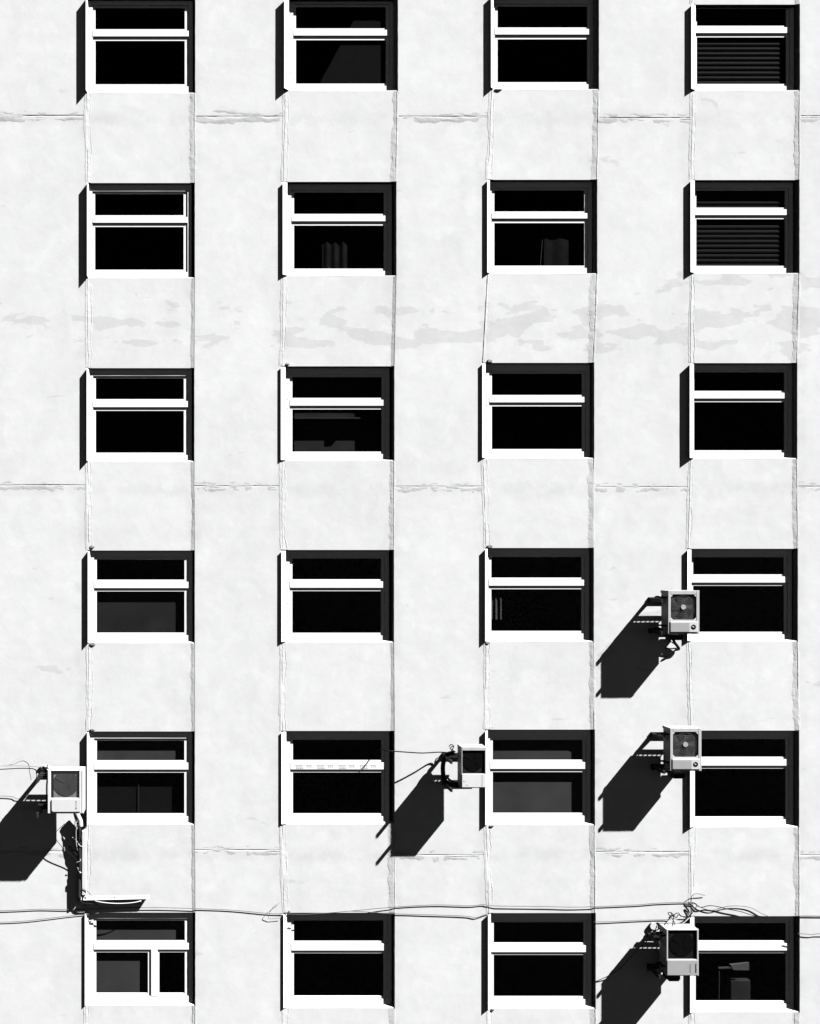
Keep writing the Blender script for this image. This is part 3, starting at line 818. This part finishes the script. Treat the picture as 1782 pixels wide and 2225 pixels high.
AC2 = ac(1452, 1520, 1283.5, 1377, .516, .25, 1411, 1302, 1369.5, .50, 'A', 'grey air conditioner with pale fan hub, upper of the two alike at the right')
AC3 = ac(1456.5, 1524.5, 1582.5, 1675, .516, .25, 1416, 1595, 1664, .50, 'A', 'grey air conditioner with pale fan hub, lower of the two alike at the right')
AC4 = ac(1003, 1056.5, 1623.5, 1712, .59, .31, 963, 1640, 1699, .62, 'C', 'small air conditioner with black round grille and bent hose, between the middle windows')
AC1 = ac(103.7, 181, 1673.5, 1767.5, .585, .29, 92, 1679, 1752, .56, 'B', 'white air conditioner with grey square grille at the left edge of the facade')
AC5 = ac(1448.6, 1518.3, 2020, 2120.5, .50, .225, 1408, 2030, 2098, .48, 'D', 'air conditioner with large black square grille beside the bottom right window')

# ------------------------------------------------------------------ cables
def cable(name, pts, r, m, label, cat='cable', group=None, parent=None, k=6, n=6):
    """pts = (photo x, photo y, distance from wall)"""
    mb = MB(); mb.tube(smoothpath([P(*p) for p in pts], k), r, n)
    o = mb.build(name, m, parent, smooth=True)
    if parent is None: tag(o, label, cat, group)
    return o
GCB = 'cables strung along the facade'
D = .016
cable('cable', [(-60, 1981, D), (0, 1979, D), (39, 1977.8, D), (88, 1975.6, D), (155, 1976.5, D), (230, 1974, D), (321.6, 1972.3, D), (380, 1973, D), (420.7, 1974.3, D), (500, 1977.4, D), (580, 1984.6, D), (611, 1986, D)],
      .0052, M_GCABLE, 'thin cable sagging from the left edge under the white trunking to the second column', group=GCB)
cable('cable', [(-60, 2006, D), (0, 2004, D), (59, 2001, D), (147.6, 1990.5, D), (177, 1987.5, D), (215, 1984, D)], .0048, M_GCABLE, 'short cable rising from the left edge to the bottom left window', group=GCB)
cable('cable', [(608, 1985.5, D), (660, 1987, .03), (710, 1984, .03), (763.7, 1979.5, .04), (851.3, 1971.6, D), (940, 1966.4, D), (1020, 1968, D), (1051, 1965.6, D), (1072, 1968.4, D), (1187, 1970, D), (1260, 1971, D), (1380, 1966.3, D), (1430, 1962.5, D), (1495, 1960.7, D), (1512, 1965, D), (1525, 1972.5, D), (1547, 1978, D), (1568, 1972.5, D), (1585, 1969, D), (1612, 1969, D), (1634, 1973.5, D), (1655, 1985, D), (1672, 1992, D)],
      .0055, M_GCABLE, 'long thin cable crossing the right three columns above the bottom row of windows', group=GCB)
cable('cable', [(1495, 1961.2, .03), (1508, 1963, .03), (1522, 1971.5, .03), (1541, 1968, .03), (1560, 1970, .03), (1581, 1975.4, .03), (1610, 1981, .03), (1641, 1990, .03), (1690, 1992.5, .03), (1735, 1990.8, D), (1782, 1990.8, D), (1860, 1991, D)],
      .0065, M_RUBBER, 'dark cable twisting above the bottom right window and leaving at the right edge', group=GCB)
cable('cable', [(762, 1979.6, .04), (790, 1981, .03), (815, 1983, .03), (857.6, 1985.7, D), (940, 1988, D), (1000, 1990, D), (1020, 1991.5, D), (1034.6, 1993.9, D), (1053, 1988, D), (1062, 1985, D)],
      .0055, M_GCABLE, 'lower thin cable crossing the pier between second and third column', group=GCB)
cable('cable', [(1289, 2003.2, .02), (1330, 2002.5, D), (1380, 2000, D), (1450, 1998, D), (1457, 1996, .06)], .0052, M_GCABLE, 'thin cable running from the third column to the bottom right wall unit', group=GCB)
cable('cable', [(1733, 2028.5, .02), (1750, 2029.5, .03), (1765, 2030.6, .03), (1782, 2029, .03), (1850, 2030, .03)], .0055, M_GCABLE, 'thin wavy cable leaving the right side of the bottom right window', group=GCB)
cable('cable', [(607, 1963, .02), (597, 1968, .06), (589, 1978, .08), (583, 1994.5, .03), (590, 1996.5, .03), (611, 1994.5, .03)], .0035, M_GCABLE, 'loose loop of fine wire left of the bottom window, second column', group=GCB)
cable('cable', [(-50, 1665, .03), (0, 1664.3, .03), (50, 1664.3, .02), (78, 1666, .02), (88, 1669, .04), (95, 1674, .08)], .0035, M_GCABLE, 'fine wire from the left edge to the top of the leftmost wall unit', group=GCB)
cable('cable', [(24, 1657, .02), (38, 1650, .04), (55, 1645.5, .03), (68, 1653, .03), (73, 1667, .04), (72, 1690, .02)], .0022, M_SCREW, 'faint arching wire left of the leftmost wall unit', group=GCB)
cable('cable', [(-50, 1727, .02), (0, 1729.5, .02), (28, 1731.5, .02), (40, 1736, .02), (100, 1738, .02)], .0048, M_GCABLE, 'cable entering from the left edge behind the leftmost wall unit', group=GCB)
cable('cable', [(1532, 1946, .01), (1515, 1942, .04), (1503, 1949, .06), (1506, 1975, .03), (1496, 1992, .03), (1488, 1998, .03)], .0055, M_GCABLE, 'curled wire end hanging above the top left corner of the bottom right window', group=GCB)
cable('cable', [(1481, 1991, .03), (1497, 1991, .03), (1508, 1979, .06), (1514, 1966, .07), (1503, 1963, .06), (1501, 1990, .03), (1480, 1998.5, .06), (1466, 1996, .08), (1458, 1984, .1)], .0055, M_RUBBER, 'knotted wire between the bottom right wall unit and its window', group=GCB)

# bends and hoses that belong to the units
def hose(E, pts, r, m=M_RUBBER, name='hose', k=6, n=8): return cable(name, pts, r, m, None, parent=E, k=k, n=n)
hose(AC4, [(824, 1628, -.06), (830, 1629, .10), (846, 1631.5, .24), (885, 1634.5, .26), (917, 1636.3, .26), (942, 1635, .18), (958, 1634.5, .10), (975, 1636, .14), (992, 1641, .3)], .010)
hose(AC4, [(985, 1636, .30), (972, 1640, .2), (964, 1655, .14), (962.5, 1675, .12), (966, 1695, .14), (978, 1704, .2), (996, 1708, .34)], .040, n=10)
hose(AC4, [(996, 1702, .36), (984, 1699, .25), (972, 1690, .2)], .018)
for a in ([(976, 1622, .1), (980, 1618, .13), (986, 1622, .16), (979, 1634, .14), (972, 1640, .12)], [(985, 1621, .1), (978, 1626, .18), (984, 1630, .2), (990, 1634, .24)]): hose(AC4, a, .008)
# kit under AC2
hose(AC2, [(1462, 1387, .09), (1466, 1396, .07), (1472, 1404, .06), (1475, 1410, .05), (1468, 1412, .05)], .024)
hose(AC2, [(1450, 1388, .08), (1462, 1397, .07), (1471, 1404, .06)], .008)
hose(AC2, [(1447, 1407.5, .06), (1457, 1409.5, .06), (1470, 1408.5, .07)], .011)
hose(AC2, [(1446, 1427, .03), (1458, 1419, .05), (1472, 1410, .06)], .013)
for E_, dy, dx in ((AC2, 0, 0), (AC3, 297.5, 4.5), (AC5, 733, -6)):
    m = MB(); a = P(1449 + dx, 1378 + dy, .10); b_ = P(1473 + dx, 1389 + dy, .10)
    m.prism([(a.x, b_.z), (b_.x - .03, b_.z), (b_.x, b_.z + .035), (b_.x, a.z), (a.x, a.z)], -.30, -.04); m.build('drain_tray', M_STEEL, E_)
    hose(E_, [(1436 + dx, 1366 + dy, .30), (1428 + dx, 1364 + dy, .2), (1420 + dx, 1367 + dy, .1), (1414 + dx, 1376 + dy, .03)], .016)
    hose(E_, [(1439 + dx, 1300 + dy, .30), (1430 + dx, 1296 + dy, .2), (1424 + dx, 1297 + dy, .06)], .014)
# tangle above AC5
for a in ([(1468, 2012, .30), (1462, 1998, .2), (1452, 1985, .12), (1458, 1983, .1), (1466, 1990, .12)], [(1461, 2016, .36), (1463, 2000, .3), (1465, 1988, .2), (1474, 1984, .14), (1480, 1992, .12)],
          [(1444, 2010, .3), (1450, 2002, .2), (1458, 1992, .14), (1464, 1988, .14)], [(1453, 1995, .1), (1460, 1988, .14), (1470, 1994, .14), (1474, 1988, .1), (1490, 1994, .06), (1500, 1991, .04)]):
    hose(AC5, a, .007)
hose(AC5, [(1294, 2133, .008), (1310, 2126, .03), (1330, 2116, .06), (1352, 2100, .12), (1385, 2064, .2), (1424, 2030, .26)], .006)
m = MB(); a = P(1413, 2022, .10); b_ = P(1434, 2008, .10); m.disc(((a.x + b_.x) / 2, (a.z + b_.z) / 2), .06, -.05, -.01, 18); m.build('insulation_pad', M_DUCT, AC5)
# left unit: foam, wires
hose(AC1, [(89, 1667, .025), (94, 1664, .03), (100, 1666, .04), (108, 1668, .05)], .026, M_DUCT, 'foam_wrap', n=10)
hose(AC1, [(98, 1672, .08), (102, 1667, .1), (103, 1663, .12), (101, 1670, .1), (98, 1675, .08)], .010)
hose(AC1, [(103, 1690, .35), (101.5, 1710, .3), (102, 1740, .3), (103.5, 1755, .34)], .014)
hose(AC1, [(166, 1765, .12), (170, 1775, .11), (174, 1784, .10), (175, 1796, .10)], .045, M_PIPE, 'foam_wrap', n=10)

# ------------------------------------------------------------------ conduit run below the left unit
CT = empty('cable_trunking', P(183, 1957)); tag(CT, 'white L-shaped cable trunking beside and below the panel under the leftmost wall unit', 'cable trunking')
a = P(178.5, 1806, .10); b_ = P(187.5, 1945, .10)
m = MB(); m.box(a.x, b_.x, -.105, -.002, b_.z, a.z, .004); m.build('upright_duct', M_DUCT, CT)
a = P(181, 1940, .105); b_ = P(325, 1956, .105); c_ = P(325, 1953, .105)
m = MB(); vs = [(a.x, -.108, b_.z), (b_.x, -.108, c_.z), (b_.x, -.035, c_.z + .04), (a.x, -.035, b_.z + .05)]
vs += [(x, y + .012, z - .004) for x, y, z in vs]
m.add(vs, [(0, 1, 2, 3), (7, 6, 5, 4), (0, 4, 5, 1), (1, 5, 6, 2), (2, 6, 7, 3), (3, 7, 4, 0)]); m.build('canopy_sheet', M_DUCT, CT)
for px in (186, 250, 318):
    m = MB(); p = P(px, 1950, .06); m.box(p.x - .008, p.x + .008, -.09, .0, p.z - .02, p.z + .01); m.build('stay', M_STEEL, CT)
cable('hanging_cord', [(206, 1957.5, .10), (220, 1960.5, .12), (245, 1963, .125), (270, 1963, .125), (292, 1961, .12), (307, 1957.5, .10)], .008, M_DUCT, None, parent=CT)
cable('hanging_cord', [(171, 1955, .08), (180, 1962, .09), (195, 1964, .09), (215, 1965, .08), (240, 1962, .07)], .010, M_RUBBER, None, parent=CT)
cable('hanging_cord', [(178, 1930.5, .115), (187, 1935, .115), (194, 1941, .115), (201, 1950, .115)], .0048, M_GCABLE, None, parent=CT)
# bundle of pipes and leads left of the duct
PB = empty('pipe_bundle', P(172, 1960)); tag(PB, 'tangled dark pipes and leads running down from the leftmost wall unit', 'pipes')
cable('pipe', [(171, 1792, .13), (173, 1810, .11), (172, 1840, .09), (174, 1870, .09), (172, 1905, .09), (172, 1955, .09)], .030, M_STEEL, None, parent=PB, n=10)
m = MB(); a = P(167.5, 1798, .1); b_ = P(178, 1832, .1)
m.prism([(a.x + .02, b_.z), (b_.x - .01, b_.z + .03), (b_.x, a.z - .05), (b_.x - .05, a.z), (a.x, a.z - .03)], -.125, -.03); m.build('junction_box', M_BLACK, PB)
m = MB(); a = P(167, 1898, .09); b_ = P(178, 1909, .09); m.box(a.x, b_.x, -.12, -.02, b_.z, a.z, .004); m.build('clamp', M_BLACK, PB)
m = MB(); a = P(168, 1909, .08); b_ = P(177.5, 1956, .08); m.box(a.x, b_.x, -.09, -.01, b_.z, a.z, .006); m.build('lower_duct', M_PIPE, PB)
cable('lead', [(157, 1819, .10), (163, 1824, .11), (170, 1832, .12), (174, 1838, .13), (186, 1842, .06), (189, 1852, .03)], .006, M_SCREW, None, parent=PB)
cable('lead', [(166, 1786, .14), (165.5, 1800, .13), (165.3, 1815, .13), (166, 1834, .12), (169, 1850, .1)], .006, M_SCREW, None, parent=PB)
cable('lead', [(166, 1874, .11), (170, 1873, .12), (175, 1869, .12), (171, 1860, .10), (174, 1850, .1), (170, 1842, .1)], .006, M_SCREW, None, parent=PB)
cable('lead', [(169, 1885, .10), (172, 1893, .11), (176, 1897, .11)], .010, M_DUCT, None, parent=PB)
cable('lead', [(170, 1770, .14), (162, 1790, .13), (172, 1815, .12), (176, 1835, .11)], .004, M_GCABLE, None, parent=PB)
cable('lead', [(160, 1769, .14), (166, 1792, .13), (176, 1812, .12), (178, 1826, .1)], .005, M_GCABLE, None, parent=PB)
cable('lead', [(150, 1838, .03), (156, 1846, .06), (163, 1854, .09), (172, 1862, .1)], .009, M_RUBBER, None, parent=PB)
cable('lead', [(140, 1790, .18), (120, 1812, .16), (130, 1835, .14), (160, 1862, .1), (172, 1878, .08)], .005, M_RUBBER, None, parent=PB)
cable('lead', [(160, 1768, .12), (164, 1778, .12), (168, 1790, .11), (171, 1800, .11)], .012, M_RUBBER, None, parent=PB)
